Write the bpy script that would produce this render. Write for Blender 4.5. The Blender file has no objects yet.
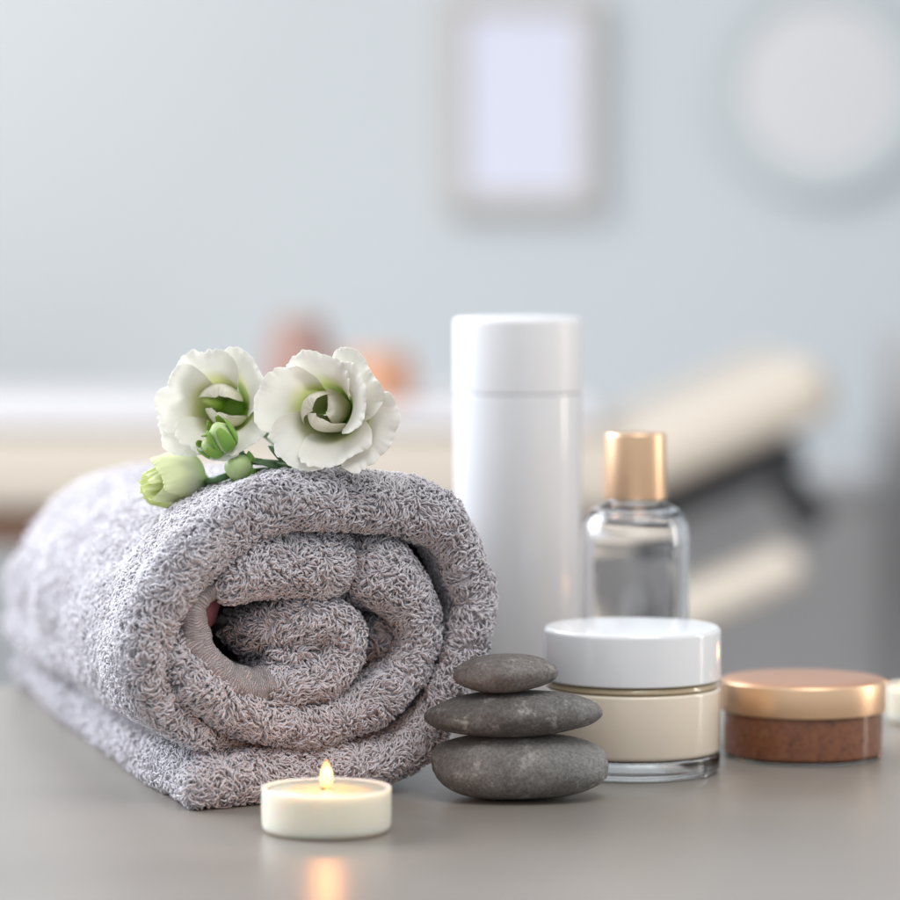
import bpy, math, random
import numpy as np
from mathutils import Vector, Matrix, noise
from mathutils.bvhtree import BVHTree
R = math.radians
rng = np.random.default_rng(7)
random.seed(7)
sc = bpy.context.scene
C = sc.collection

# ------------------------------------------------------------------ camera
H = 0.175; F = 3400.0; PITCH = math.atan(184/3400)
cd = bpy.data.cameras.new('camera'); cam = bpy.data.objects.new('camera', cd); C.objects.link(cam)
cam.location = (0, 0, H); cam.rotation_euler = (math.pi/2-PITCH, 0, 0)
cd.sensor_width = 36; cd.lens = F/900*36; cd.clip_start = 0.02; cd.clip_end = 50
cd.dof.use_dof = True; cd.dof.focus_distance = 1.115; cd.dof.aperture_fstop = 5.9
sc.camera = cam
# ------------------------------------------------------------------ light
w = bpy.data.worlds.new('World'); sc.world = w; w.use_nodes = True
w.node_tree.nodes['Background'].inputs[0].default_value = (0.80, 0.84, 0.90, 1)
w.node_tree.nodes['Background'].inputs[1].default_value = 0.62
def area(name, loc, target, sx, sy, power, col, spread=math.pi):
    l = bpy.data.lights.new(name, 'AREA'); l.shape = 'RECTANGLE'; l.size = sx; l.size_y = sy
    l.energy = power; l.color = col; l.spread = spread
    o = bpy.data.objects.new(name, l); C.objects.link(o); o.location = loc
    o.rotation_euler = (Vector(target)-Vector(loc)).to_track_quat('-Z', 'Y').to_euler()
    return o
area('window_light', (-1.15, 1.75, 0.75), (-0.05, 1.15, 0.04), 1.1, 1.0, 40, (0.89, 0.93, 1.0))
area('side_light', (1.15, 1.32, 0.33), (0.03, 1.28, 0.10), 0.08, 0.60, 2.4, (1.0, 0.93, 0.84))  # unseen strip lamp, added for upright glints on the container and bottle cap
area('front_fill', (0.35, 0.35, 1.45), (0.03, 1.15, 0.04), 0.9, 0.7, 10, (1.0, 0.97, 0.93))  # added fill lamp, out of view above the camera, lifts the front faces
area('wall_fill', (-1.4, 2.7, 1.3), (-0.5, 3.9, 0.5), 1.0, 1.0, 17, (1.0, 0.98, 0.96))  # unseen lamp added so its falloff grades the back wall
vs = sc.view_settings; vs.view_transform = 'Standard'; vs.look = 'None'; vs.exposure = 0.30; vs.gamma = 1
cy = sc.cycles
cy.use_denoising = True; cy.max_bounces = 14; cy.transmission_bounces = 12; cy.transparent_max_bounces = 12
cy.diffuse_bounces = 4; cy.glossy_bounces = 5; cy.caustics_reflective = True; cy.caustics_refractive = True
cy.sample_clamp_indirect = 6

# ------------------------------------------------------------------ helpers
cp, sp = math.cos(PITCH), math.sin(PITCH)
def ray(u, v):
    x = (u-450)/F; y = -(v-450)/F
    return Vector((x, cp + y*sp, -sp + y*cp))
def at_y(u, v, Y):
    d = ray(u, v); t = Y/d.y
    return Vector((d.x*t, Y, H+d.z*t))
def on_table(u, v):
    d = ray(u, v); t = -H/d.z
    return Vector((d.x*t, d.y*t, 0))
def link(name, me, m=None, parent=None, smooth=True):
    o = bpy.data.objects.new(name, me); C.objects.link(o)
    if m: me.materials.append(m)
    if parent: o.parent = parent
    if smooth and len(me.polygons): me.polygons.foreach_set('use_smooth', [True]*len(me.polygons))
    return o
def tag(o, label, cat, group=None):
    o['label'] = label; o['category'] = cat
    if group: o['group'] = group
    return o
def thing(name, loc, label, cat, group=None):
    o = bpy.data.objects.new(name, None); C.objects.link(o); o.location = loc; o.empty_display_size = .02
    return tag(o, label, cat, group)
def mesh(name, v, f):
    me = bpy.data.meshes.new(name); me.from_pydata([tuple(p) for p in v], [], f); me.update(); return me
def grid_mesh(name, P, closed_u=False, closed_v=False, uv=True):
    """P: (n,m,3) array"""
    n, m = P.shape[:2]
    f = []
    nu = n if closed_u else n-1; nv = m if closed_v else m-1
    for i in range(nu):
        for j in range(nv):
            a = i*m+j; b = ((i+1) % n)*m+j; c = ((i+1) % n)*m+(j+1) % m; d = i*m+(j+1) % m
            f.append((a, b, c, d))
    me = mesh(name, P.reshape(-1, 3), f)
    if uv:
        l = me.uv_layers.new(name='uv')
        k = 0
        for i in range(nu):
            for j in range(nv):
                for a, b in ((i, j), (i+1, j), (i+1, j+1), (i, j+1)):
                    l.data[k].uv = (a/(n-1), b/(m-1)); k += 1
    return me
def lathe(name, prof, seg=96, round_=None):
    """prof: list of (r,z) ; r==0 ends are closed. Sharp corners get a small chamfer arc when round_ is set."""
    pr = [prof[0]]
    for i in range(1, len(prof)-1):
        p0, p1, p2 = (Vector(prof[i-1]), Vector(prof[i]), Vector(prof[i+1]))
        a, b = p0-p1, p2-p1
        if round_ and a.length > 1e-7 and b.length > 1e-7 and a.angle(b) < R(150):
            rr = min(round_, a.length*.45, b.length*.45)
            q0 = p1+a.normalized()*rr; q2 = p1+b.normalized()*rr
            for k in range(6):
                t = k/5; pr.append(tuple(q0*(1-t)**2+p1*2*t*(1-t)+q2*t*t))
        else: pr.append(tuple(p1))
    pr.append(prof[-1])
    v = []; f = []; rings = []
    for r, z in pr:
        if r < 1e-7:
            rings.append([len(v)]); v.append((0, 0, z))
        else:
            rings.append(list(range(len(v), len(v)+seg)))
            for k in range(seg):
                a = 2*math.pi*k/seg; v.append((r*math.cos(a), r*math.sin(a), z))
    for A, B in zip(rings, rings[1:]):
        if len(A) == 1 and len(B) == 1: continue
        for k in range(seg):
            k2 = (k+1) % seg
            if len(A) == 1: f.append((A[0], B[k2], B[k]))
            elif len(B) == 1: f.append((A[k], A[k2], B[0]))
            else: f.append((A[k], A[k2], B[k2], B[k]))
    return mesh(name, v, f)
def box(name, x0, x1, y0, y1, z0, z1, bev=0.0, m=None, parent=None):
    v = [(x, y, z) for x in (x0, x1) for y in (y0, y1) for z in (z0, z1)]
    f = [(0, 1, 3, 2), (4, 6, 7, 5), (0, 4, 5, 1), (2, 3, 7, 6), (0, 2, 6, 4), (1, 5, 7, 3)]
    o = link(name, mesh(name, v, f), m, parent, smooth=False)
    if bev:
        b = o.modifiers.new('b', 'BEVEL'); b.width = bev; b.segments = 4
    return o
def tube(pts, rad, seg=10):
    """pts list of Vector, rad list -> (n,m,3) array"""
    pts = [Vector(p) for p in pts]; out = []
    nrm = None
    for i, p in enumerate(pts):
        t = (pts[min(i+1, len(pts)-1)]-pts[max(i-1, 0)]).normalized()
        if nrm is None:
            nrm = t.orthogonal().normalized()
        nrm = (nrm - t*nrm.dot(t)).normalized(); bn = t.cross(nrm)
        out.append([p+(nrm*math.cos(2*math.pi*k/seg)+bn*math.sin(2*math.pi*k/seg))*rad[i] for k in range(seg)])
    return np.array([[tuple(q) for q in r] for r in out])
def spline(P, n):
    """Catmull-Rom through rows of P, n samples per span"""
    P = np.array(P, float); Q = np.vstack([2*P[0]-P[1], P, 2*P[-1]-P[-2]]); out = []
    for i in range(1, len(Q)-2):
        for k in range(n):
            t = k/n; a, b, c, d = Q[i-1], Q[i], Q[i+1], Q[i+2]
            out.append(.5*(2*b+(c-a)*t+(2*a-5*b+4*c-d)*t*t+(3*b-a-3*c+d)*t**3))
    out.append(P[-1]); return np.array(out)

# ------------------------------------------------------------------ materials
def mat(name, col=(.8, .8, .8), rough=.5, metal=0, **kw):
    m = bpy.data.materials.new(name); m.use_nodes = True
    b = m.node_tree.nodes['Principled BSDF']
    b.inputs['Base Color'].default_value = (*col, 1); b.inputs['Roughness'].default_value = rough; b.inputs['Metallic'].default_value = metal
    for k, v in kw.items():
        b.inputs[k.replace('_', ' ')].default_value = v
    return m, m.node_tree, b
def N(nt, t, **kw):
    n = nt.nodes.new(t)
    for k, v in kw.items():
        if k in n.inputs: n.inputs[k].default_value = v
        else: setattr(n, k, v)
    return n
def noise_bump(nt, b, scale, strength, dist=.001, detail=4):
    tc = N(nt, 'ShaderNodeTexCoord'); n = N(nt, 'ShaderNodeTexNoise', Scale=scale, Detail=detail)
    bp = N(nt, 'ShaderNodeBump', Strength=strength, Distance=dist)
    nt.links.new(tc.outputs['Object'], n.inputs['Vector']); nt.links.new(n.outputs['Fac'], bp.inputs['Height'])
    nt.links.new(bp.outputs['Normal'], b.inputs['Normal']); return tc, n
def ramp(nt, src, stops):
    r = N(nt, 'ShaderNodeValToRGB'); e = r.color_ramp.elements
    while len(e) < len(stops): e.new(.5)
    for i, (p, c) in enumerate(stops): e[i].position = p; e[i].color = (*c, 1)
    nt.links.new(src, r.inputs['Fac']); return r

# table: satin taupe laminate
m_table, nt, b = mat('table_laminate', (.245, .225, .205), .36, Specular_IOR_Level=.55)
tc, n = noise_bump(nt, b, 900, .05, .0002)
n2 = N(nt, 'ShaderNodeTexNoise', Scale=14, Detail=6); nt.links.new(tc.outputs['Object'], n2.inputs['Vector'])
r = ramp(nt, n2.outputs['Fac'], [(.3, (.238, .217, .194)), (.7, (.260, .237, .212))]); nt.links.new(r.outputs[0], b.inputs['Base Color'])
r = ramp(nt, n2.outputs['Fac'], [(.3, (.33,)*3), (.7, (.38,)*3)]); nt.links.new(r.outputs[0], b.inputs['Roughness'])
# yarn
m_yarn, nt, b = mat('terry_yarn', (.45, .42, .44), .9, Sheen_Weight=.25, Sheen_Roughness=.5, Specular_IOR_Level=.2)
at = N(nt, 'ShaderNodeAttribute', attribute_name='tint')
r = ramp(nt, at.outputs['Fac'], [(0, (.49, .46, .48)), (.5, (.60, .58, .615)), (1, (.73, .72, .755))]); nt.links.new(r.outputs[0], b.inputs['Base Color'])
m_base, nt, b = mat('towel_ground', (.56, .53, .55), .95, Specular_IOR_Level=.1)
m_hem, nt, b = mat('woven_hem', (.44, .39, .385), .85, Sheen_Weight=.2, Specular_IOR_Level=.2)
uvn = N(nt, 'ShaderNodeUVMap'); mp = N(nt, 'ShaderNodeMapping'); mp.inputs['Scale'].default_value = (1, 1, 1)
wv = N(nt, 'ShaderNodeTexWave', Scale=22, Distortion=2.0, Detail=2); wv.inputs['Detail Scale'].default_value = 6; wv.bands_direction = 'X'
bp = N(nt, 'ShaderNodeBump', Strength=1, Distance=.0014)
nt.links.new(uvn.outputs[0], mp.inputs[0]); nt.links.new(mp.outputs[0], wv.inputs['Vector'])
nt.links.new(wv.outputs['Fac'], bp.inputs['Height']); nt.links.new(bp.outputs[0], b.inputs['Normal'])
r = ramp(nt, wv.outputs['Fac'], [(0, (.48, .425, .435)), (1, (.80, .73, .745))]); nt.links.new(r.outputs[0], b.inputs['Base Color'])
m_pink = mat('pink_care_label', (.24, .085, .11), .6)[0]
# stone
def stone(name, c0, c1, c2):
    m, nt, b = mat(name, c1, .62, Specular_IOR_Level=.35)
    tc = N(nt, 'ShaderNodeTexCoord')
    n1 = N(nt, 'ShaderNodeTexNoise', Scale=55, Detail=8, Roughness=.65); nt.links.new(tc.outputs['Object'], n1.inputs[0])
    n2 = N(nt, 'ShaderNodeTexNoise', Scale=900, Detail=5, Roughness=.8); nt.links.new(tc.outputs['Object'], n2.inputs[0])
    n3 = N(nt, 'ShaderNodeTexVoronoi', Scale=420); nt.links.new(tc.outputs['Object'], n3.inputs[0])
    r1 = ramp(nt, n1.outputs['Fac'], [(.3, c0), (.55, c1), (.72, c2)])
    r2 = ramp(nt, n2.outputs['Fac'], [(.36, (.65,)*3), (.64, (1.32,)*3)])
    mx = N(nt, 'ShaderNodeMix', data_type='RGBA', blend_type='MULTIPLY'); mx.inputs[0].default_value = 1
    nt.links.new(r1.outputs[0], mx.inputs[6]); nt.links.new(r2.outputs[0], mx.inputs[7])
    # pale worn flecks
    n4 = N(nt, 'ShaderNodeTexNoise', Scale=170, Detail=7, Roughness=.75); nt.links.new(tc.outputs['Object'], n4.inputs[0])
    r4 = ramp(nt, n4.outputs['Fac'], [(.56, (0,)*3), (.68, (.8,)*3)])
    mx2 = N(nt, 'ShaderNodeMix', data_type='RGBA'); nt.links.new(r4.outputs[0], mx2.inputs[0]); nt.links.new(mx.outputs[2], mx2.inputs[6])
    mx2.inputs[7].default_value = (c2[0]*1.8, c2[1]*1.8, c2[2]*1.8, 1)
    nt.links.new(mx2.outputs[2], b.inputs['Base Color'])
    bp = N(nt, 'ShaderNodeBump', Strength=.5, Distance=.0004); nt.links.new(n2.outputs['Fac'], bp.inputs['Height'])
    bp2 = N(nt, 'ShaderNodeBump', Strength=.6, Distance=.0010); nt.links.new(n4.outputs['Fac'], bp2.inputs['Height']); nt.links.new(bp.outputs[0], bp2.inputs['Normal'])
    nt.links.new(bp2.outputs[0], b.inputs['Normal']); return m
m_st1 = stone('grey_pebble', (.14, .136, .130), (.205, .199, .190), (.265, .258, .248))
m_st2 = stone('dark_pebble', (.085, .079, .074), (.14, .131, .124), (.23, .222, .214))
m_st3 = stone('brown_grey_pebble', (.14, .122, .112), (.19, .170, .158), (.24, .222, .21))
m_white, nt, b = mat('white_gloss_plastic', (.88, .885, .895), .12, Specular_IOR_Level=.5, Coat_Weight=.3, Coat_Roughness=.05)
m_whitebody, nt, b = mat('white_satin_plastic', (.76, .765, .78), .14, Specular_IOR_Level=.5)
m_whitecap, nt, b = mat('white_matt_plastic', (.79, .79, .80), .35)
m_glass, nt, b = mat('clear_glass', (.97, .985, .975), 0.0, Transmission_Weight=1, IOR=1.48)
m_thin, nt, b = mat('clear_bottle_glass', (.97, .975, .98), 0.0, Transmission_Weight=1, IOR=1.46)
m_cream, nt, b = mat('face_cream', (.85, .74, .60), .5, Coat_Weight=1.0, Coat_Roughness=.02, Coat_IOR=1.5, Subsurface_Weight=.15, Subsurface_Scale=.004)
m_neck = mat('product_seen_through_neck', (.46, .36, .21), .3, Coat_Weight=1.0, Coat_Roughness=.02)[0]
m_gold, nt, b = mat('brushed_rose_gold', (.98, .66, .42), .36, 1.0)
tc = N(nt, 'ShaderNodeTexCoord'); mp = N(nt, 'ShaderNodeMapping'); mp.inputs['Scale'].default_value = (30, 30, 2600)
n = N(nt, 'ShaderNodeTexNoise', Scale=1, Detail=3); bp = N(nt, 'ShaderNodeBump', Strength=.25, Distance=.0002)
nt.links.new(tc.outputs['Object'], mp.inputs[0]); nt.links.new(mp.outputs[0], n.inputs[0]); nt.links.new(n.outputs['Fac'], bp.inputs['Height']); nt.links.new(bp.outputs[0], b.inputs['Normal'])
m_gold_top, nt, b = mat('rose_gold_top', (.92, .52, .34), .38, 1.0)
noise_bump(nt, b, 1500, .15, .0002)
m_scrub, nt, b = mat('brown_sugar_scrub', (.25, .07, .025), .6, Coat_Weight=.8, Coat_Roughness=.05, Subsurface_Weight=.1, Subsurface_Scale=.002)
tc = N(nt, 'ShaderNodeTexCoord'); n = N(nt, 'ShaderNodeTexNoise', Scale=420, Detail=6, Roughness=.7); nt.links.new(tc.outputs['Object'], n.inputs[0])
r = ramp(nt, n.outputs['Fac'], [(.32, (.075, .022, .009)), (.44, (.19, .060, .022)), (.66, (.26, .092, .034))]); nt.links.new(r.outputs[0], b.inputs['Base Color'])
bp = N(nt, 'ShaderNodeBump', Strength=.4, Distance=.0005); nt.links.new(n.outputs['Fac'], bp.inputs['Height']); nt.links.new(bp.outputs[0], b.inputs['Normal'])
m_wax, nt, b = mat('candle_wax', (.86, .79, .66), .38, Subsurface_Weight=1.0, Subsurface_Scale=.010)
b.inputs['Subsurface Radius'].default_value = (1.0, .65, .35)
m_pool, nt, b = mat('melted_wax', (.88, .68, .50), .08, Subsurface_Weight=1.0, Subsurface_Scale=.010)
b.inputs['Subsurface Radius'].default_value = (1.0, .55, .25)
m_wick = mat('burnt_wick', (.03, .02, .015), .9)[0]
m_flame = bpy.data.materials.new('flame'); m_flame.use_nodes = True; nt = m_flame.node_tree; nt.nodes.clear()
out = N(nt, 'ShaderNodeOutputMaterial'); em = N(nt, 'ShaderNodeEmission')
tc = N(nt, 'ShaderNodeTexCoord'); sx = N(nt, 'ShaderNodeSeparateXYZ'); nt.links.new(tc.outputs['Generated'], sx.inputs[0])
r = ramp(nt, sx.outputs['Z'], [(0, (.9, .28, .05)), (.2, (1.0, .60, .22)), (.65, (1.0, .74, .36)), (1.0, (1.0, .34, .06))]); nt.links.new(r.outputs[0], em.inputs[0])
em.inputs[1].default_value = 2.3; nt.links.new(em.outputs[0], out.inputs[0])
def petal_mat(name, tip, mid, base):
    m, nt, b = mat(name, tip, .5, Specular_IOR_Level=.25, Subsurface_Weight=0, Subsurface_Scale=.0025)
    b.inputs['Subsurface Radius'].default_value = (1, 1, .8)
    uvn = N(nt, 'ShaderNodeUVMap'); s = N(nt, 'ShaderNodeSeparateXYZ'); nt.links.new(uvn.outputs[0], s.inputs[0])
    r = ramp(nt, s.outputs['Y'], [(.15, base), (.42, mid), (.62, tip), (1, tip)]); nt.links.new(r.outputs[0], b.inputs['Base Color'])
    mp = N(nt, 'ShaderNodeMapping'); mp.inputs['Scale'].default_value = (26, 2, 1); nt.links.new(uvn.outputs[0], mp.inputs[0])
    n = N(nt, 'ShaderNodeTexNoise', Scale=1.2, Detail=3); nt.links.new(mp.outputs[0], n.inputs[0])
    bp = N(nt, 'ShaderNodeBump', Strength=.25, Distance=.0006); nt.links.new(n.outputs['Fac'], bp.inputs['Height']); nt.links.new(bp.outputs[0], b.inputs['Normal'])
    tr = N(nt, 'ShaderNodeBsdfTranslucent'); mxs = N(nt, 'ShaderNodeMixShader'); mxs.inputs[0].default_value = .38
    nt.links.new(r.outputs[0], tr.inputs[0]); nt.links.new(b.outputs[0], mxs.inputs[1]); nt.links.new(tr.outputs[0], mxs.inputs[2])
    nt.links.new(mxs.outputs[0], nt.nodes['Material Output'].inputs[0]); return m
m_pet = petal_mat('white_petal', (.955, .945, .895), (.88, .89, .62), (.36, .50, .10))
m_petin = petal_mat('inner_petal', (.95, .93, .83), (.90, .90, .70), (.55, .62, .25))
m_budp = petal_mat('green_white_petal', (.86, .90, .60), (.88, .90, .72), (.45, .62, .22))
m_green, nt, b = mat('stem_green', (.075, .16, .06), .5, Subsurface_Weight=.1, Subsurface_Scale=.002)
noise_bump(nt, b, 600, .2, .0004)
m_sepal, nt, b = mat('sepal_green', (.20, .40, .06), .5, Subsurface_Weight=.2, Subsurface_Scale=.002)
m_smallbud, nt, b = mat('small_bud_skin', (.50, .64, .30), .45, Subsurface_Weight=.4, Subsurface_Scale=.003)
noise_bump(nt, b, 300, .3, .0006)
# background
m_wall, nt, b = mat('painted_wall', (.655, .695, .715), .7); noise_bump(nt, b, 60, .1, .002)
m_panel, nt, b = mat('grey_panel', (.74, .74, .745), .6); noise_bump(nt, b, 40, .1, .002)
m_darkpanel, nt, b = mat('dark_panel', (.50, .50, .505), .6); noise_bump(nt, b, 40, .1, .002)
m_floor, nt, b = mat('floor', (.42, .40, .38), .5); noise_bump(nt, b, 20, .1, .002)
m_vinyl, nt, b = mat('cream_vinyl', (.68, .60, .50), .45); noise_bump(nt, b, 150, .2, .001)
m_sheet, nt, b = mat('white_sheet', (.76, .74, .75), .85); noise_bump(nt, b, 50, .4, .004)
m_black, nt, b = mat('black_metal', (.02, .02, .022), .4)
m_wood, nt, b = mat('brown_wood', (.16, .08, .045), .5); noise_bump(nt, b, 50, .2, .002)
m_frame, nt, b = mat('taupe_frame', (.61, .575, .55), .5); noise_bump(nt, b, 80, .2, .001)
m_paper, nt, b = mat('pale_print', (.78, .80, .92), .5)
m_ring, nt, b = mat('pale_grey_ring', (.60, .65, .66), .5)
m_disc, nt, b = mat('pale_disc', (.76, .75, .75), .5)
m_terra, nt, b = mat('terracotta', (.40, .24, .20), .5); noise_bump(nt, b, 80, .2, .001)
m_amber, nt, b = mat('orange_ceramic', (.66, .34, .20), .35); noise_bump(nt, b, 80, .2, .001)

# ------------------------------------------------------------------ setting
def st(o): o['kind'] = 'structure'; return o
FL = -0.75
st(box('floor', -4, 4, -1, 4.2, FL-.05, FL, m=m_floor))
st(box('wall', -4, 4, 3.9, 4.0, FL, 2.2, m=m_wall))
tb = thing('table', (0, 0.6, FL), 'smooth taupe grey table top holding the towel, stones and jars', 'table')
box('table_top', -1.0, 1.0, -.75, .815, .75-.03, .75, .003, m_table, tb)
for x in (-.9, .9):
    for y in (-.68, .74):
        box('leg', x-.025, x+.025, y-.025, y+.025, 0, .7195, .003, m_black, tb)

# ------------------------------------------------------------------ towel
AX = R(17); TL = 0.345
O0 = on_table(182, 812)
FT = R(25)
rv = Vector((math.cos(FT), math.sin(FT), 0)); av = Vector((-math.sin(AX), math.cos(AX), 0)); nv = rv.cross(Vector((0, 0, 1)))
def to_plane(u, v):
    d = ray(u, v); o = Vector((0, 0, H))
    t = (O0-o).dot(nv)/d.dot(nv); p = o+d*t
    return (p-O0).dot(rv), p.z
MPX = 1.11/F      # metres per pixel near the front plane
XC = to_plane(310, 620)[0]
def warp(X, W, Z):
    """cross-section coordinates + depth -> world"""
    t = np.clip(W/TL, 0, 1.1)
    g = np.clip((Z-.022)/.02, 0, 1); g = g*g*(3-2*g)
    sX = 1-(.02+.155*g)*t-.03*t**3; sZ = 1-.19*t**1.1*np.clip(Z/.04, 0, 1)
    Xs = XC+(X-XC)*sX+.007*g*t+.002*t; Zs = Z*sZ
    P = np.empty(X.shape+(3,))
    P[..., 0] = O0.x+Xs*rv.x+W*av.x; P[..., 1] = O0.y+Xs*rv.y+W*av.y; P[..., 2] = Zs
    return P
def lump(P, amp, scale, seed=0):
    sh = P.shape; Q = P.reshape(-1, 3); o = np.empty_like(Q)
    for i, q in enumerate(Q):
        o[i] = noise.noise_vector(Vector(q*scale)+Vector((seed, 0, 0)))
    return P+(o*amp).reshape(sh)
def ribbon(trace, nspan=6, npr=14, cap0=True, cap1=True, pile=.0016, inner_dir=1):
    """trace rows: u, v, half thickness px, w0 (m). returns P (n,m,3) closed in m, and arrays W, side"""
    T = spline(trace, nspan)
    XZ = np.array([to_plane(u, v) for u, v in T[:, :2]])
    h = np.maximum(T[:, 2]*MPX-pile, .0012); w0 = T[:, 3]
    # rounded ends along s
    seg = np.r_[0, np.cumsum(np.hypot(*np.diff(XZ, axis=0).T))]
    def cap(XZ, h, w0, rev):
        if rev: XZ, h, w0 = XZ[::-1], h[::-1], w0[::-1]
        s = np.r_[0, np.cumsum(np.hypot(*np.diff(XZ, axis=0).T))]; h0 = h[0]
        ss = h0*(1-np.cos(np.linspace(0, math.pi/2, 9)))[:-1]
        keep = s > h0
        q = np.column_stack([np.interp(ss, s, XZ[:, 0]), np.interp(ss, s, XZ[:, 1])])
        hh = np.interp(ss, s, h)*np.sqrt(np.maximum(1-(1-ss/h0)**2, 0.0004)); ww = np.interp(ss, s, w0)+(np.interp(ss, s, h)-hh)*.5
        XZ = np.vstack([q, XZ[keep]]); h = np.r_[hh, h[keep]]; w0 = np.r_[ww, w0[keep]]
        if rev: XZ, h, w0 = XZ[::-1], h[::-1], w0[::-1]
        return XZ, h, w0
    if cap0: XZ, h, w0 = cap(XZ, h, w0, False)
    if cap1: XZ, h, w0 = cap(XZ, h, w0, True)
    tg = np.gradient(XZ, axis=0); tg /= np.linalg.norm(tg, axis=1)[:, None]+1e-12
    nm = np.column_stack([tg[:, 1], -tg[:, 0]])   # right of travel
    # profile: (offset, w) closed loop
    phi = np.linspace(0, math.pi, npr)
    wl = np.array([1, .985, .9, .75, .6, .45, .33, .23, .15, .09, .05])
    off = [];  wf = []; wk = []
    for a in wl: off.append(1); wf.append(0); wk.append(a)
    for p in phi: off.append(math.cos(p)); wf.append(1-math.sin(p)); wk.append(0)
    for a in wl[::-1]: off.append(-1); wf.append(0); wk.append(a)
    off = np.array(off); wf = np.array(wf); wk = np.array(wk)
    off[0] *= .2; off[1] *= .8; off[-1] *= .2; off[-2] *= .8
    e = h*1.45
    W = np.where(wk[None, :] > 0, w0[:, None]+e[:, None]+wk[None, :]*(TL-.01), w0[:, None]+e[:, None]*wf[None, :])
    Oo = h[:, None]*off[None, :]
    X = XZ[:, 0, None]+nm[:, 0, None]*Oo; Z = XZ[:, 1, None]+nm[:, 1, None]*Oo
    Z = np.maximum(Z, .0018)
    P = warp(X, W, Z)
    return P, W, np.broadcast_to(off[None, :], W.shape)
traceA = [(186, 789, 24, 0), (215, 787, 27, 0), (260, 783, 27, 0), (300, 780, 25, .001), (345, 775, 24, .001), (390, 764, 23, .002), (420, 750, 20, .003),
 (445, 722, 18, .004), (463, 690, 18, .005), (474, 660, 20, .005), (481, 630, 22, .004), (482, 600, 22, .003), (476, 570, 24, .003), (463, 541, 24, .002), (440, 518, 25, .001),
 (408, 508, 28, .002), (375, 503, 29, .001), (340, 501, 30, .001), (305, 504, 30, .001), (270, 511, 30, .001), (240, 524, 30, .001), (214, 545, 30, .001), (190, 572, 29, .001),
 (169, 602, 28, .001), (154, 632, 26, .001), (147, 660, 24, .002), (151, 690, 20, .003), (164, 713, 16, .005), (184, 731, 13, .007), (205, 740, 11, .009), (240, 746, 9, .018), (300, 748, 9, .03)]
traceB = [(176, 628, 15, .011), (180, 657, 20, .006), (196, 686, 24, .003), (228, 706, 23, .003), (264, 722, 21, .002), (300, 729, 20, .003), (335, 723, 20, .004), (370, 710, 20, .004),
 (400, 692, 19, .005), (422, 668, 18, .005), (431, 642, 18, .006), (425, 614, 22, .006), (412, 592, 27, .005), (392, 575, 31, .004), (376, 569, 31, .008), (364, 566, 29, .016), (352, 566, 31, .008), (330, 568, 34, .004), (295, 567, 34, .004),
 (265, 568, 31, .004), (242, 576, 24, .006), (224, 585, 18, .008)]
traceH = [(222, 586, 13, .0085), (207, 599, 15, .0060), (198, 616, 17, .0045), (198, 636, 17.5, .0040), (206, 655, 18, .0038), (218, 671, 18.5, .0036), (234, 684, 19.5, .0036), (252, 690, 20, .0040), (268, 691, 20, .0045), (283, 690, 19.5, .006)]
traceI = [(270, 689, 19, .009), (290, 687, 21, .007), (315, 683, 23, .006), (340, 676, 24, .006), (356, 660, 23, .007), (357, 642, 23, .007), (344, 629, 25, .007), (322, 625, 27, .008), (298, 628, 27, .010), (276, 636, 23, .015), (262, 642, 18, .025), (250, 646, 13, .040)]
traceJ = [(402, 622, 13, .024), (401, 640, 15, .020), (398, 658, 13, .022)]   # recessed fold in the pocket
traceK = [(336, 658, 8, .016), (322, 657, 9, .014), (306, 662, 8, .013), (285, 665, 6, .016)]

towel = thing('rolled_towel', O0, 'grey lilac terry towel rolled up with white flowers lying on top', 'towel')
towel_mesh_P = []
strands = []
def smooth_noise(P, scale, seed):
    return np.array([noise.noise(Vector(q*scale)+Vector((seed, seed*.7, 3))) for q in P])
def scatter(P, W, side, density, wfun, length=.0030, rad=.00040, nseg=5):
    """sample loops on the ribbon surface. wfun(W, side) -> acceptance 0..1 and thickness factor"""
    a = P[:-1, :-1]; b = P[1:, :-1]; c = P[1:, 1:]; d = P[:-1, 1:]
    nr = np.cross(c-a, d-b); ar = .5*np.linalg.norm(nr, axis=2)
    Wc = .25*(W[:-1, :-1]+W[1:, :-1]+W[1:, 1:]+W[:-1, 1:]); sd = side[:-1, :-1]
    acc = wfun(Wc, sd, .25*(a+b+c+d))
    wt = (ar*acc).ravel(); n = int(wt.sum()*density)
    idx = rng.choice(len(wt), n, p=wt/wt.sum())
    i, j = np.unravel_index(idx, ar.shape)
    s, t = rng.random(n)[:, None], rng.random(n)[:, None]
    p = a[i, j]*(1-s)*(1-t)+b[i, j]*s*(1-t)+c[i, j]*s*t+d[i, j]*(1-s)*t
    nn = nr[i, j]/(np.linalg.norm(nr[i, j], axis=1)[:, None]+1e-12)
    t1 = (b-a)[i, j]; t1 = t1-nn*(t1*nn).sum(1)[:, None]; t1 /= np.linalg.norm(t1, axis=1)[:, None]+1e-12
    t2 = np.cross(nn, t1)
    wz = Wc[i, j]
    strands.append((p, nn, t1, t2, wz, acc[i, j]))
STR = {}
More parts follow.
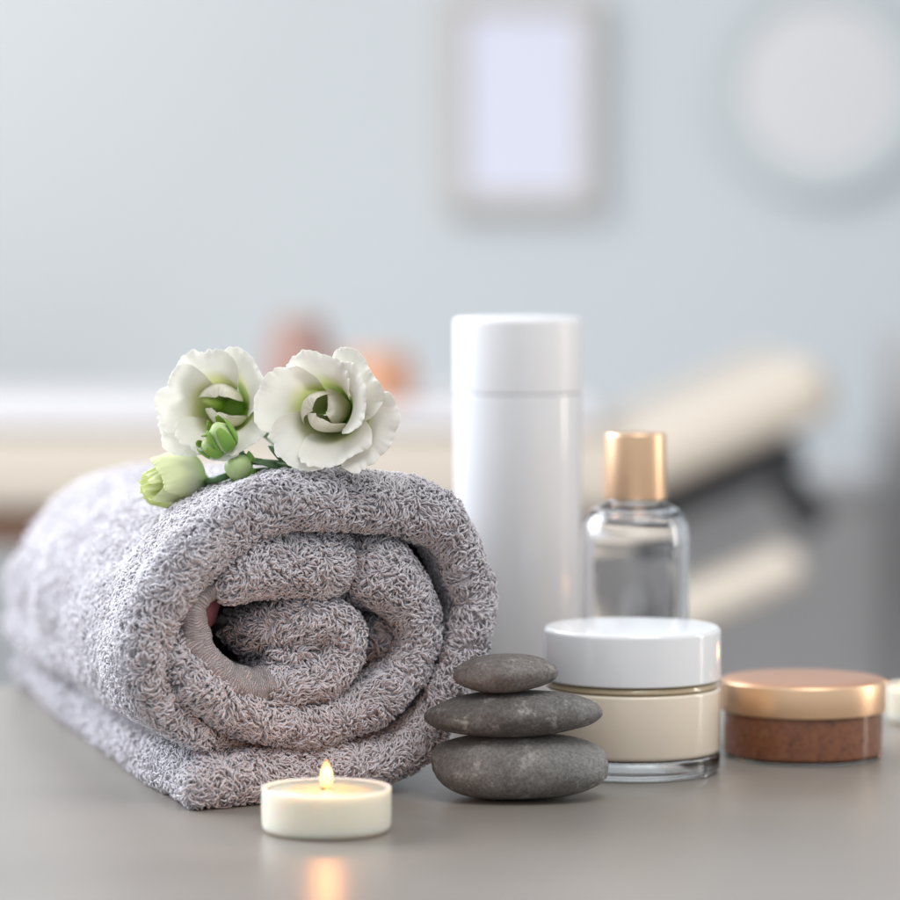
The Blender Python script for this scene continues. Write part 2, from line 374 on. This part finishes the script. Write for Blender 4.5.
def emit(name, parent):
    p = np.vstack([s[0] for s in strands]); nn = np.vstack([s[1] for s in strands]); t1 = np.vstack([s[2] for s in strands]); t2 = np.vstack([s[3] for s in strands])
    wz = np.concatenate([s[4] for s in strands]); acc = np.concatenate([s[5] for s in strands])
    n = len(p)
    ang = smooth_noise(p, 70, 5)*5.5+smooth_noise(p, 260, 9)*1.8+rng.normal(0, .34, n)
    lean = np.cos(ang)[:, None]*t1+np.sin(ang)[:, None]*t2
    sidev = np.cross(nn, lean)
    fat = np.where(acc < .9, np.sqrt(1/np.maximum(acc, .12)), 1.0)*.45+.55   # sparser yarn is drawn thicker
    Ls = .0029*rng.uniform(.6, 1.35, n)*fat; rr = .00032*rng.uniform(.8, 1.2, n)*fat
    K = 8
    tt = np.linspace(0, 1, K)
    ht = .0025*rng.uniform(.45, 1.25, n)*fat; tw = rng.uniform(-1, 1, n)*.0006; ph = rng.uniform(0, 6.28, n); drop = rng.uniform(.55, .95, n)
    path = np.empty((n, K, 3))
    for k, t in enumerate(tt):
        up = np.sin(math.pi*(.05+t*drop*.85))*ht
        al = Ls*(t**1.2-.25)
        sdv = tw*math.sin(math.pi*t*1.3)+.00016*np.sin(ph+t*8)
        path[:, k] = p+nn*(up-.0002)[:, None]+lean*al[:, None]+sidev*sdv[:, None]
    S = 4
    dirs = np.gradient(path, axis=1); dirs /= np.linalg.norm(dirs, axis=2)[..., None]+1e-12
    ux = np.cross(dirs, sidev[:, None, :]+1e-6); ux /= np.linalg.norm(ux, axis=2)[..., None]+1e-12
    uy = np.cross(dirs, ux)
    prof = np.array([.8, 1.08, .9, 1.12, .9, 1.12, .92, .5])
    V = np.empty((n, K, S, 3))
    for k in range(S):
        a = 2*math.pi*k/S
        V[:, :, k] = path+(ux*math.cos(a)+uy*math.sin(a))*(rr[:, None]*prof[None, :])[..., None]
    V = V.reshape(-1, 3)
    V[:, 2] = np.maximum(V[:, 2], .0002)
    base = (np.arange(n)*K*S)[:, None]
    q = []
    for k in range(K-1):
        for s in range(S):
            s2 = (s+1) % S
            q.append([k*S+s, k*S+s2, (k+1)*S+s2, (k+1)*S+s])
    q.append([(K-1)*S+0, (K-1)*S+1, (K-1)*S+2, (K-1)*S+3])
    q = np.array(q); Fq = (base[:, :, None]+q[None]).reshape(-1, 4)
    me = bpy.data.meshes.new(name)
    me.vertices.add(len(V)); me.vertices.foreach_set('co', V.ravel().astype(np.float32))
    me.loops.add(Fq.size); me.loops.foreach_set('vertex_index', Fq.ravel().astype(np.int32))
    me.polygons.add(len(Fq)); me.polygons.foreach_set('loop_start', (np.arange(len(Fq))*4).astype(np.int32))
    me.polygons.foreach_set('use_smooth', np.ones(len(Fq), bool))
    at = me.attributes.new('tint', 'FLOAT', 'POINT')
    tint = np.clip(.5+rng.normal(0, .22, n)+smooth_noise(p, 60, 2)*.25, 0, 1)
    at.data.foreach_set('value', np.repeat(tint, K*S).astype(np.float32))
    me.update(calc_edges=True)
    STR['n'] = n
    return link(name, me, m_yarn, parent, smooth=False)
inv = Matrix.Translation(-O0)
allP = []
def add_ribbon(trace, wfun, density=1600000, amp=.0030, seed=0, **kw):
    P, W, side = ribbon(trace, **kw)
    P = lump(P, amp, 38, seed); P = lump(P, amp*.35, 140, seed+3)
    P[..., 2] = np.maximum(P[..., 2], .0018)
    allP.append((P, W, side))
    if wfun: scatter(P, W, side, density, wfun)
def wA(W, s, Pc):
    front = np.clip(1.25-W/.10, .30, 1)
    out = np.where(s > 0, 1, np.where(W < .022, .8, 0))
    return front*out
def wflip(W, s, Pc):
    return np.where(W < .045, np.clip(1.2-W/.045, .5, 1), 0)
def wA2(W, s, Pc):   # outer side of the roll is the left of travel
    front = np.where(W < .12, 1, np.where(W < .20, .6, .35))
    out = np.where(s < .3, 1, np.where(W < .028, 1, 0)); back = np.where(W > .33, .3, 1)
    return front*out*back
# orientation: flap travels left->right, so its underside is to the right of travel; the flap needs pile on both
def wAf(W, s, Pc):
    f = wA2(W, -s, Pc)
    flap = (Pc[..., 2] < .028)
    g = np.where(W < .12, 1, np.where(W < .20, .6, .35))
    # flap top (left of travel) left of the roll is visible too
    return np.where(flap, np.maximum(f, g*(Pc[..., 2] > .004)), f)
add_ribbon(traceA, wAf, seed=1)
add_ribbon(traceB, wflip, seed=11)
add_ribbon(traceI, wflip, seed=21)
add_ribbon(traceJ, wflip, seed=31)
add_ribbon(traceK, wflip, seed=35)
# ground cloth: one mesh of all ribbons
vv = []; ff = []
for P, W, side in allP:
    n, m_ = P.shape[:2]; o = len(vv); vv += [tuple(q) for q in P.reshape(-1, 3)]
    for i in range(n-1):
        for j in range(m_):
            j2 = (j+1) % m_; ff.append((o+i*m_+j, o+(i+1)*m_+j, o+(i+1)*m_+j2, o+i*m_+j2))
    for e in (0, n-1):
        ff.append(tuple(o+e*m_+j for j in range(m_)))
bvh = BVHTree.FromPolygons([Vector(v) for v in vv], [f for f in ff if len(f) == 4])
me = mesh('cloth', vv, ff); me.transform(inv); link('cloth', me, m_base, towel)
pl = emit('terry_pile', towel); pl.data.transform(inv)
Ph, Wh, sh_ = ribbon(traceH, pile=.0004, cap0=False, cap1=False, nspan=16, npr=20)
Ph = lump(Ph, .0016, 160, 41); Ph = lump(Ph, .0009, 420, 43)
me = grid_mesh('hem', Ph, closed_v=True); me.transform(inv); link('hem', me, m_hem, towel)
# pink care label inside the hole
q = [to_plane(210, 640), to_plane(214, 596), to_plane(240, 592), to_plane(229, 628)]
P = np.array([[warp(np.array(q[0][0]), np.array(.014), np.array(q[0][1])), warp(np.array(q[1][0]), np.array(.014), np.array(q[1][1]))],
              [warp(np.array(q[3][0]), np.array(.024), np.array(q[3][1])), warp(np.array(q[2][0]), np.array(.024), np.array(q[2][1]))]]).reshape(2, 2, 3)
me = grid_mesh('care_label', P); me.transform(inv); o = link('care_label', me, m_pink, towel); sm = o.modifiers.new('s', 'SOLIDIFY'); sm.thickness = .0008

# ------------------------------------------------------------------ flowers
def hit(u, v):
    d = ray(u, v).normalized(); loc, nrm, i, dist = bvh.ray_cast(Vector((0, 0, H)), d)
    return loc, nrm
PROF = {'cup': ([0, .28, .44, .55, .70, .88, 1.0], [0, .10, .36, .62, .82, .96, 1.0]),
        'inner': ([0, .30, .46, .54, .50, .38, .14], [0, .10, .36, .62, .84, .98, 1.0]),
        'curl': ([0, .22, .34, .38, .36, .34, .36], [0, .15, .40, .62, .80, .93, 1.0]),
        'bud': ([0, .78, 1.05, 1.08, 1.0, .88, .74], [0, .12, .32, .54, .74, .90, 1.0])}
def petal(Rm, Hh, th0, half, seed, kind='cup', ruffle=.0012, nu=56, nv=30, twist=.12, notch=.38):
    rs = random.Random(seed); ph = rs.uniform(0, 6); P = np.zeros((nu, nv, 3))
    pr, pz = PROF[kind]; S_ = spline(np.column_stack([pr, pz]), 12); tS = np.linspace(0, 1, len(S_))
    for i in range(nu):
        u = -1+2*i/(nu-1)
        for j in range(nv):
            v = j/(nv-1)
            th = th0+u*half*(.55+.45*min(1, v*1.6))
            q = v*(1-notch*abs(u)**5*v-.05*u*u*v)*(1+.035*math.sin(2.3*u+ph)*v)
            q = min(q, 1.0)
            r = Rm*np.interp(q, tS, S_[:, 0]); z = Hh*np.interp(q, tS, S_[:, 1])
            r *= 1+twist*u
            z -= twist*u*.18*Hh*v
            k = max(0, (v-.45)/.55)**2
            rf = ruffle*k*(2.0*noise.noise(Vector((u*2.2, seed*3.1, 0)))+1.6*noise.noise(Vector((u*5.5, seed*3.1, 4)))+1.5*k*noise.noise(Vector((u*13, seed, 8)))+.9*k*k*noise.noise(Vector((u*26, seed, 2))))
            z += rf; r += rf*.5
            P[i, j] = (r*math.cos(th), r*math.sin(th), z)
    nz = np.array([[tuple(noise.noise_vector(Vector(q)*110+Vector((seed, 0, 0)))) for q in row] for row in P])
    return P+nz*.0014*np.linspace(0, 1, nv)[None, :, None]
sprig = thing('flower_sprig', hit(300, 478)[0], 'sprig of two open white ruffled blooms and pale green buds lying on the towel', 'flowers')
SI = Matrix.Translation(-sprig.location)
def place(axis, spin, loc):
    q = Vector(axis).normalized().to_track_quat('Z', 'Y').to_matrix().to_4x4()
    return SI @ Matrix.Translation(loc) @ q @ Matrix.Rotation(spin, 4, 'Z')
def solid(o, t=.00022):
    s = o.modifiers.new('s', 'SOLIDIFY'); s.thickness = t; s.offset = 0
    s2 = o.modifiers.new('ss', 'SUBSURF'); s2.levels = 1; s2.render_levels = 1
def bloom(center, axis, spin, Rm, Hh, seed, inner, extra=()):
    """center: world point of the middle of the rim"""
    ax = Vector(axis).normalized(); base = Vector(center)-ax*Hh*.8
    M = place(ax, spin, base)
    cal = lathe('bloom', [(0, -.004), (.0022, -.0035), (.0036, -.001), (.0042, .003), (.0032, .006), (0, .006)], 20); cal.transform(M)
    root = link('bloom', cal, m_sepal, sprig); root['label'] = 'open white ruffled bloom'
    for k in range(5):
        P = petal(Rm*(1.0+.04*math.sin(k*3.1+seed)), Hh*(1+.04*math.sin(k*2+seed)), k*2*math.pi/5+.15*math.sin(seed+k*4), .98, seed+k, ruffle=.0009, twist=.13)
        me = grid_mesh('petal', P); me.transform(M); solid(link('petal', me, m_pet, root))
    for k, (wd, sc_) in enumerate(extra):
        ld = (M.to_3x3().inverted() @ Vector(wd)); th = math.atan2(ld.y, ld.x)
        P = petal(Rm*sc_, Hh*1.0, th, .80, seed+40+k, ruffle=.0014, twist=.06)
        P[..., 2] -= .0022
        me = grid_mesh('petal', P); me.transform(M); solid(link('petal', me, m_pet, root))
    for k in range(inner):
        P = petal(Rm*(.74-.09*k), Hh*(.86-.05*k), .9+k*2*math.pi/inner, 1.25, seed+20+k, 'inner', ruffle=.0003, twist=.2)
        me = grid_mesh('petal', P); me.transform(M); solid(link('petal', me, m_petin, root))
    return root, base
Y1 = hit(225, 486)[0].y
b1 = bloom(at_y(219, 405, Y1-.012), (-.16, -.93, .10), .6, .0190, .030, 3, 2, (((-1, 0, -.5), 1.12),))
Y2 = hit(330, 480)[0].y
b2 = bloom(at_y(320, 411, Y2-.002), (-.24, -.93, .04), 1.5, .0192, .034, 12, 3, (((1, 0, -.45), 1.42), ((.9, 0, .6), 1.22)))
# half-open bud lying on the roll
def bud(center, axis, L, Rm, seed, name, matl, n=5, clo=.55):
    ax = Vector(axis).normalized(); base = Vector(center)-ax*L*.5; M = place(ax, seed, base)
    cal = lathe(name, [(0, -.002), (Rm*.25, -.0015), (Rm*.5, L*.04), (Rm*.62, L*.14), (Rm*.3, L*.2), (0, L*.2)], 20); cal.transform(M)
    root = link(name, cal, m_sepal, sprig)
    for k in range(n):
        P = petal(Rm*(1.0-.165*k), L*(.90+.025*k), 1.2+k*2.3, 1.35, seed+k, 'bud', ruffle=.0006, twist=.20)
        me = grid_mesh('petal', P); me.transform(M); solid(link('petal', me, matl, root))
    return root, base
YB = hit(240, 486)[0].y
hb = hit(178, 492)
bd, bdb = bud(at_y(174, 484, min(hb[0].y-.006, YB+.004)), (-.74, -.66, -.02), .0240, .0088, 31, 'bud', m_budp, 6, .5); bd['label'] = 'half open pale green bud at the left end'
def small_bud(center, axis, L, Rm, seed, sep):
    ax = Vector(axis).normalized(); base = Vector(center)-ax*L*.5; M = place(ax, seed, base)
    me = lathe('bud', [(0, 0), (Rm*.6, L*.05), (Rm*.95, L*.25), (Rm, L*.5), (Rm*.8, L*.8), (Rm*.35, L*.97), (0, L)], 24); me.transform(M)
    root = link('bud', me, m_smallbud, sprig)
    for k in range(5):
        P = petal(Rm*1.1, L*sep, k*2*math.pi/5, .5, seed+k, 'bud', ruffle=.0002, twist=0, nu=12, nv=12, notch=.8)
        me = grid_mesh('sepal', P); me.transform(M); solid(link('sepal', me, m_sepal, root), .0003)
    return base
YB = hit(240, 486)[0].y
sb1 = small_bud(at_y(238, 467, YB-.004), (-.35, -.9, .1), .0090, .0047, 51, .55)
sb2 = small_bud(at_y(222, 437, YB-.008), (-.35, -.45, .8), .0110, .0042, 61, 1.0)
sb3 = small_bud(at_y(213, 447, YB-.007), (-.75, -.55, .35), .0085, .0034, 71, 1.1)
def stem(pts, rads):
    Q = spline([[*p, r] for p, r in zip(pts, rads)], 6)
    me = grid_mesh('stem', tube([Vector(q[:3]) for q in Q], list(Q[:, 3]), 8), closed_v=True); me.transform(SI); return link('stem', me, m_green, sprig)
J = at_y(298, 466, Y2+.004)
stem([J, at_y(270, 463, YB), at_y(250, 462, YB), sb1], [.0013, .0012, .0010, .0010])
stem([J, at_y(272, 470, YB+.002), at_y(235, 474, YB-.001), at_y(215, 480, YB-.003), bdb], [.0013, .0012, .0012, .0012, .0014])
stem([at_y(275, 463, YB), at_y(258, 462, YB-.001), at_y(243, 455, YB-.004), sb2], [.001, .0009, .0008, .0008])
stem([at_y(262, 461, YB), at_y(240, 457, YB-.003), sb3], [.0008, .0007, .0007])
stem([J, at_y(285, 452, Y2+.006), at_y(272, 440, Y1+.010), b1[1]], [.0014, .0014, .0013, .0015])
stem([at_y(360, 474, Y2+.02), J+Vector((.012, .010, .0)), at_y(326, 440, Y2+.02), b2[1]], [.0014, .0014, .0014, .0016])
def leaf(a, b_, wdt, bend):
    a, b_ = Vector(a), Vector(b_); d = b_-a; s = d.cross(Vector((0, -.6, .8))).normalized(); up = s.cross(d).normalized()
    P = np.zeros((14, 7, 3))
    for i in range(14):
        t = i/13; wd = wdt*math.sin(math.pi*(t**.8))**.8
        for j in range(7):
            x = -1+j/3; P[i, j] = tuple(a+d*t+s*x*wd+up*(bend*math.sin(math.pi*t)-abs(x)*wd*.3))
    me = grid_mesh('leaf', P); me.transform(SI); solid(link('leaf', me, m_green, sprig), .0004)
leaf(at_y(296, 466, YB-.003), at_y(268, 446, YB-.006), .0032, .001)
leaf(at_y(300, 470, YB-.003), at_y(252, 462, YB-.006), .0020, .001)

# ------------------------------------------------------------------ stones
def pebble(name, u0, u1, z0, z1, Y, dep, matl, seed, label, tilt=0, sk=0, pw=2.0):
    c = at_y((u0+u1)/2, 700, Y); hw = (u1-u0)/2/F*Y; cz = (z0+z1)/2; hh = (z1-z0)/2
    nu, nvv = 96, 48; v = []; f = []
    for j in range(nvv+1):
        ph = -math.pi/2+math.pi*j/nvv
        for i in range(nu):
            th = 2*math.pi*i/nu
            cx, sx_ = math.cos(ph), math.sin(ph)
            rr = abs(cx)**(2/pw)
            x, y, z = rr*math.cos(th), rr*math.sin(th), math.copysign(abs(sx_)**1.0, sx_)
            p = Vector((x, y, z)); k = 1+.085*noise.noise(p*1.3+Vector((seed, 0, 0)))+.012*noise.noise(p*5+Vector((seed, 3, 0)))
            x *= 1+sk*z+.06*sk*y
            z2 = z*hh*(1-.18*sk*x*3); 
            v.append((x*hw*k, y*dep*k, z2*(1+.05*noise.noise(p*1.7+Vector((0, seed, 0))))+x*hw*math.tan(tilt)))
    for j in range(nvv):
        for i in range(nu):
            f.append((j*nu+i, j*nu+(i+1) % nu, (j+1)*nu+(i+1) % nu, (j+1)*nu+i))
    me = mesh(name, v, f)
    lo = min(q.co.z for q in me.vertices)
    o = link(name, me, matl); o.location = (c.x, Y, z0-lo)
    return tag(o, label, 'stone', 'stones stacked beside the towel')
YP = 1.112
pebble('pebble', 428, 611, 0, .0213, YP, .0195, m_st1, 3, 'largest grey spa stone at the bottom of the stack, resting on the table', sk=.05, pw=2.9)
pebble('pebble', 424, 601, .0209, .0358, YP-.001, .0170, m_st2, 8, 'darkest flat stone with pale worn flecks, middle of the stack', tilt=R(1.5), sk=-.04, pw=2.3)
pebble('pebble', 453, 557, .0352, .0478, YP-.002, .0125, m_st3, 15, 'smallest brownish grey stone on top of the stack', tilt=R(2), sk=.03, pw=2.2)

# ------------------------------------------------------------------ candles
def tea_light(u, v, Y, rr, h, label, sd):
    p = at_y(u, v, Y); t = thing('tea_light', (p.x, Y, 0), label, 'candle', 'lit tea lights on the table')
    link('wax', lathe('wax', [(0, 0.0002), (rr*.93, .0002), (rr*.99, h*.12), (rr, h*.5), (rr*1.0, h), (rr*.965, h), (rr*.945, h-.0003), (rr*.90, h-.0009), (rr*.5, h-.0012), (0, h-.0012)], 96, .0008), m_wax, t)
    link('melted_pool', lathe('melted_pool', [(0, h-.0030), (rr*.80, h-.0026), (rr*.915, h-.00075), (rr*.5, h-.0007), (0, h-.0007)], 64), m_pool, t)
    wk = [(-.0006, -.0012, h-.0028), (-.0007, -.0013, h-.0014), (-.0009, -.0012, h-.0002)]
    link('wick', grid_mesh('wick', tube(wk, [.0007, .0006, .0006], 8), closed_v=True), m_wick, t)
    fl = [(0, 0), (.0012, .0006), (.0021, .0022), (.0024, .0040), (.0021, .0062), (.0013, .0084), (.0005, .0100), (0, .0106)]
    fl = [(r_*.86, z*.86+h-.0008) for r_, z in fl]
    fm = lathe('flame', fl, 24); link('flame', fm, m_flame, t)
    l = bpy.data.lights.new('flame_light', 'POINT'); l.energy = .020; l.color = (1, .36, .10); l.shadow_soft_size = .003
    lo = bpy.data.objects.new('flame_light', l); C.objects.link(lo); lo.parent = t; lo.location = (0, -.0002, h+.0106)
    return t
pc = on_table(326.5, 831)
tea_light(326.5, 831, pc.y, 65.5/F*pc.y, .0139, 'lit cream tea light at the front before the towel', 1)
pc2 = on_table(936, 722)
tea_light(936, 722, pc2.y, 62/F*pc.y*1.0, .0139, 'lit tea light cut off by the right edge beside the rose gold jar', 2)

# ------------------------------------------------------------------ cream jar
Yj = 1.174; p = at_y(632, 700, Yj); rr = 89/F*Yj
jar = thing('cream_jar', (p.x, Yj, 0), 'clear glass jar of cream with a glossy white lid', 'jar')
jar.rotation_euler.z = 0.3
link('glass_jar', lathe('glass_jar', [(0, .0012), (rr*.80, .0008), (rr*.86, 0.0001), (rr*.955, .0001), (rr*.995, .0018), (rr*.995, .0070), (rr*.5, .0064), (0, .0064)], 128, .0009), m_glass, jar)
link('cream', lathe('cream', [(0, .0066), (rr*.5, .0066), (rr*.97, .0072), (rr*.995, .0088), (rr*.995, .0288), (rr*.97, .0294), (rr*.4, .0296), (0, .0296)], 128, .0012), m_cream, jar)
link('filled_neck', lathe('glass_neck', [(0, .0298), (rr*.97, .0297), (rr*.985, .0303), (rr*.96, .0318), (rr*.90, .0322), (rr*.90, .040), (0, .040)], 128, .0004), m_neck, jar)
link('lid', lathe('lid', [(0, .0505), (rr*.97, .0504), (rr*1.0, .0492), (rr*1.003, .0326), (rr*.985, .0322), (rr*.94, .0322), (rr*.94, .048), (0, .048)], 128, .0012), m_white, jar)
# ------------------------------------------------------------------ scrub jar
Ys = on_table(803, 755.5).y; p = at_y(803, 700, Ys); rl = 83/F*Ys; rb = 79.5/F*Ys
sj = thing('scrub_jar', (p.x, Ys, 0), 'low jar of dark orange brown scrub with a flat rose gold lid', 'jar')
link('glass_jar', lathe('glass_jar', [(0, .0003), (rb*.93, .0001), (rb*.98, .0002), (rb*.99, .0006), (rb*.985, .0011), (rb*.9, .0011), (0, .0011)], 128, .0003), m_glass, sj)
link('scrub', lathe('scrub', [(0, .0012), (rb*.975, .0012), (rb, .0022), (rb, .0164), (rb*.97, .0168), (0, .0168)], 128, .0006), m_scrub, sj)
link('lid', lathe('lid', [(rl*.965, .02785), (rl*.99, .0276), (rl, .0268), (rl, .0172), (rl*.995, .0168), (rl*.97, .0168), (rl*.97, .026)], 128, .0005), m_gold, sj)
link('lid_top', lathe('lid_top', [(0, .0277), (rl*.6, .0277), (rl*.966, .02785), (rl*.966, .0262), (0, .0262)], 128), m_gold_top, sj)
# ------------------------------------------------------------------ bottle
Yb = 1.238; p = at_y(635, 600, Yb); r1 = 54/F*Yb
bt = thing('perfume_bottle', (p.x, Yb, 0), 'clear round glass bottle with a brushed gold cap behind the cream jar', 'bottle')
bt.rotation_euler.z = .8
rc = 31.5/F*Yb
k = r1
link('glass_body', lathe('glass_body', [(0, .0015), (k*.85, .0001), (k*.95, .0004), (k, .003), (k, .071), (k*.998, .0760), (k*.97, .0805), (k*.91, .0838), (k*.80, .0863), (k*.64, .0880), (k*.54, .0893), (k*.52, .0905), (k*.52, .102), (k*.40, .102), (k*.40, .089), (k*.44, .0862), (k*.64, .0862), (k*.83, .0836), (k*.915, .0790), (k*.94, .074), (k*.94, .066), (k*.94, .0075), (k*.86, .0052), (0, .0048)], 128, .0004), m_thin, bt)
bcap = link('cap', lathe('cap', [(0, .1143), (rc*.93, .1143), (rc*.965, .1138), (rc*1.0, .0910), (rc*.985, .0902), (rc*.92, .0902), (rc*.90, .112), (0, .112)], 96, .0005), m_gold, bt)
# ------------------------------------------------------------------ tall white container
Yt = 1.30; p = at_y(517.5, 600, Yt); r2 = 64/F*Yt
wt = thing('white_container', (p.x, Yt, 0), 'tall plain white cylindrical container standing behind the stones', 'container')
link('body', lathe('body', [(0, 0), (r2*.97, 0), (r2, .002), (r2*.997, .1260), (r2*.985, .1265), (0, .1265)], 128, .0008), m_whitebody, wt)
link('cap', lathe('cap', [(0, .1268), (r2*.99, .1267), (r2*1.004, .1270), (r2*1.004, .1540), (r2*.96, .1554), (r2*.7, .1558), (0, .1559)], 128, .0012), m_whitecap, wt)

# ------------------------------------------------------------------ background: massage bed, frame, disc, pots
YB0 = 3.0
def bq(u, v, Y=YB0): return at_y(u, v, Y)
bed = thing('massage_bed', (0, YB0, FL), 'cream massage bed with a tilted headrest far behind the bottles', 'bed')
def slab(name, a, b_, th, dep, m, parent, Y=YB0, bev=.02):
    """slab whose top edge runs from pixel a to pixel b, thickness th px (downwards), depth dep (m) behind Y"""
    A, B = bq(*a, Y), bq(*b_, Y); d = (B-A); L = d.length; t = th/F*Y
    v = [(x, y, z) for x in (0, L) for y in (0, dep) for z in (-t, 0)]
    f = [(0, 1, 3, 2), (4, 6, 7, 5), (0, 4, 5, 1), (2, 3, 7, 6), (0, 2, 6, 4), (1, 5, 7, 3)]
    me = mesh(name, v, f); me.transform(Matrix.Rotation(-math.atan2(d.z, d.x), 4, 'Y')); 
    me.transform(Matrix.Translation(A))
    if parent: me.transform(Matrix.Translation(-parent.location))
    o = link(name, me, m, parent, smooth=False)
    if bev: q = o.modifiers.new('b', 'BEVEL'); q.width = bev; q.segments = 4
    return o
slab('mattress', (-350, 432), (640, 432), 82, .6, m_vinyl, bed)
slab('bed_frame', (-350, 517), (430, 517), 32, .58, m_wood, bed, bev=.005)
slab('headrest', (615, 442), (822, 352), 66, .5, m_vinyl, bed, bev=.022)
slab('headrest_frame', (640, 512), (800, 440), 26, .46, m_black, bed, bev=.006)
slab('armrest', (650, 612), (800, 548), 38, .12, m_vinyl, bed, Y=2.9, bev=.015)
slab('hinge_arm', (790, 455), (835, 520), 34, .1, m_black, bed, bev=.01)
for u in (-250, 400):
    P0 = bq(u, 552); box('leg', P0.x-.03, P0.x+.03, .05, .11, 0, P0.z-FL, .004, m_wood, bed)
    box('leg', P0.x-.03, P0.x+.03, .45, .51, 0, P0.z-FL, .004, m_wood, bed)
sh = slab('folded_sheet', (-350, 408), (600, 408), 23.5, .5, m_sheet, None, bev=.008)
tag(sh, 'white folded sheet spread along the top of the cream bed', 'sheet')
def pot(name, u, v0, v1, wd, Y, m, label, cat, neck=.75):
    p = bq(u, v0, Y); zt = bq(u, v1, Y).z; h = zt-p.z; r_ = wd/2/F*Y
    t = link(name, lathe(name, [(0, 0), (r_*.8, 0), (r_, h*.2), (r_*1.02, h*.55), (r_*neck, h*.85), (r_*neck*.95, h), (r_*neck*.8, h), (r_*neck*.75, h*.8), (0, h*.75)], 48, .003), m)
    t.location = p; return tag(t, label, cat)
pot('brown_pot', 300, 408, 318, 70, 3.12, m_terra, 'out of focus reddish brown pot on the bed, taller of two', 'pot')
pot('orange_pot', 378, 408, 352, 74, 3.12, m_amber, 'out of focus orange pot on the bed, shorter of two', 'pot', .9)
# grey low cabinet at the right
cab = thing('cabinet', (bq(1050, 600, 3.5).x, 3.5, FL), 'plain dark grey cabinet far behind at the lower right', 'cabinet')
zt = bq(700, 480, 3.5).z-FL
box('body', -1.0, .75, 0, .38, 0, zt-.02, .01, m_panel, cab)
box('top', -1.02, .77, -.01, .385, zt-.0195, zt, .006, m_panel, cab)
tc_ = thing('tall_cabinet', (bq(922, 600, 3.2).x, 3.2, FL), 'tall dark grey cabinet cut off by the right edge far behind', 'cabinet')
zt2 = bq(900, 335, 3.2).z-FL
box('body', 0, .5, 0, .38, .05, zt2, .01, m_darkpanel, tc_); box('plinth', .01, .49, .02, .37, 0, .0497, 0, m_black, tc_)
fr = thing('picture_frame', (bq(522, 100, 3.86).x, 3.86, bq(522, 212, 3.86).z), 'light taupe picture frame with a pale blank print on the wall', 'picture frame')
fw = 78/F*3.86; fh = 218/F*3.86; bw = 21/F*3.86
box('border', -fw, -fw+bw, 0.016, .035, 0, fh, .004, m_frame, fr); box('border', fw-bw, fw, 0.016, .035, 0, fh, .004, m_frame, fr)
box('border', -fw+bw+.0005, fw-bw-.0005, 0.017, .034, 0, bw, .004, m_frame, fr); box('border', -fw+bw+.0005, fw-bw-.0005, 0.017, .034, fh-bw, fh, .004, m_frame, fr)
box('print', -fw+bw, fw-bw, 0.022, .031, bw, fh-bw, 0, m_paper, fr)
cl = thing('round_mirror', bq(822, 85, 3.86), 'round pale disc with a grey green rim on the wall', 'mirror')
def disc(name, prof, m):
    me = lathe(name, prof, 96, .002); me.transform(Matrix.Rotation(math.pi/2, 4, 'X')); return link(name, me, m, cl)
ro = 112/F*3.86; ri = 84/F*3.86
disc('rim', [(ri, -.03), (ri, -.018), (ro, -.018), (ro, -.035), (ri, -.035)], m_ring)
disc('face', [(0, -.022), (ri*.999, -.022), (ri*.999, -.03), (0, -.03)], m_disc)
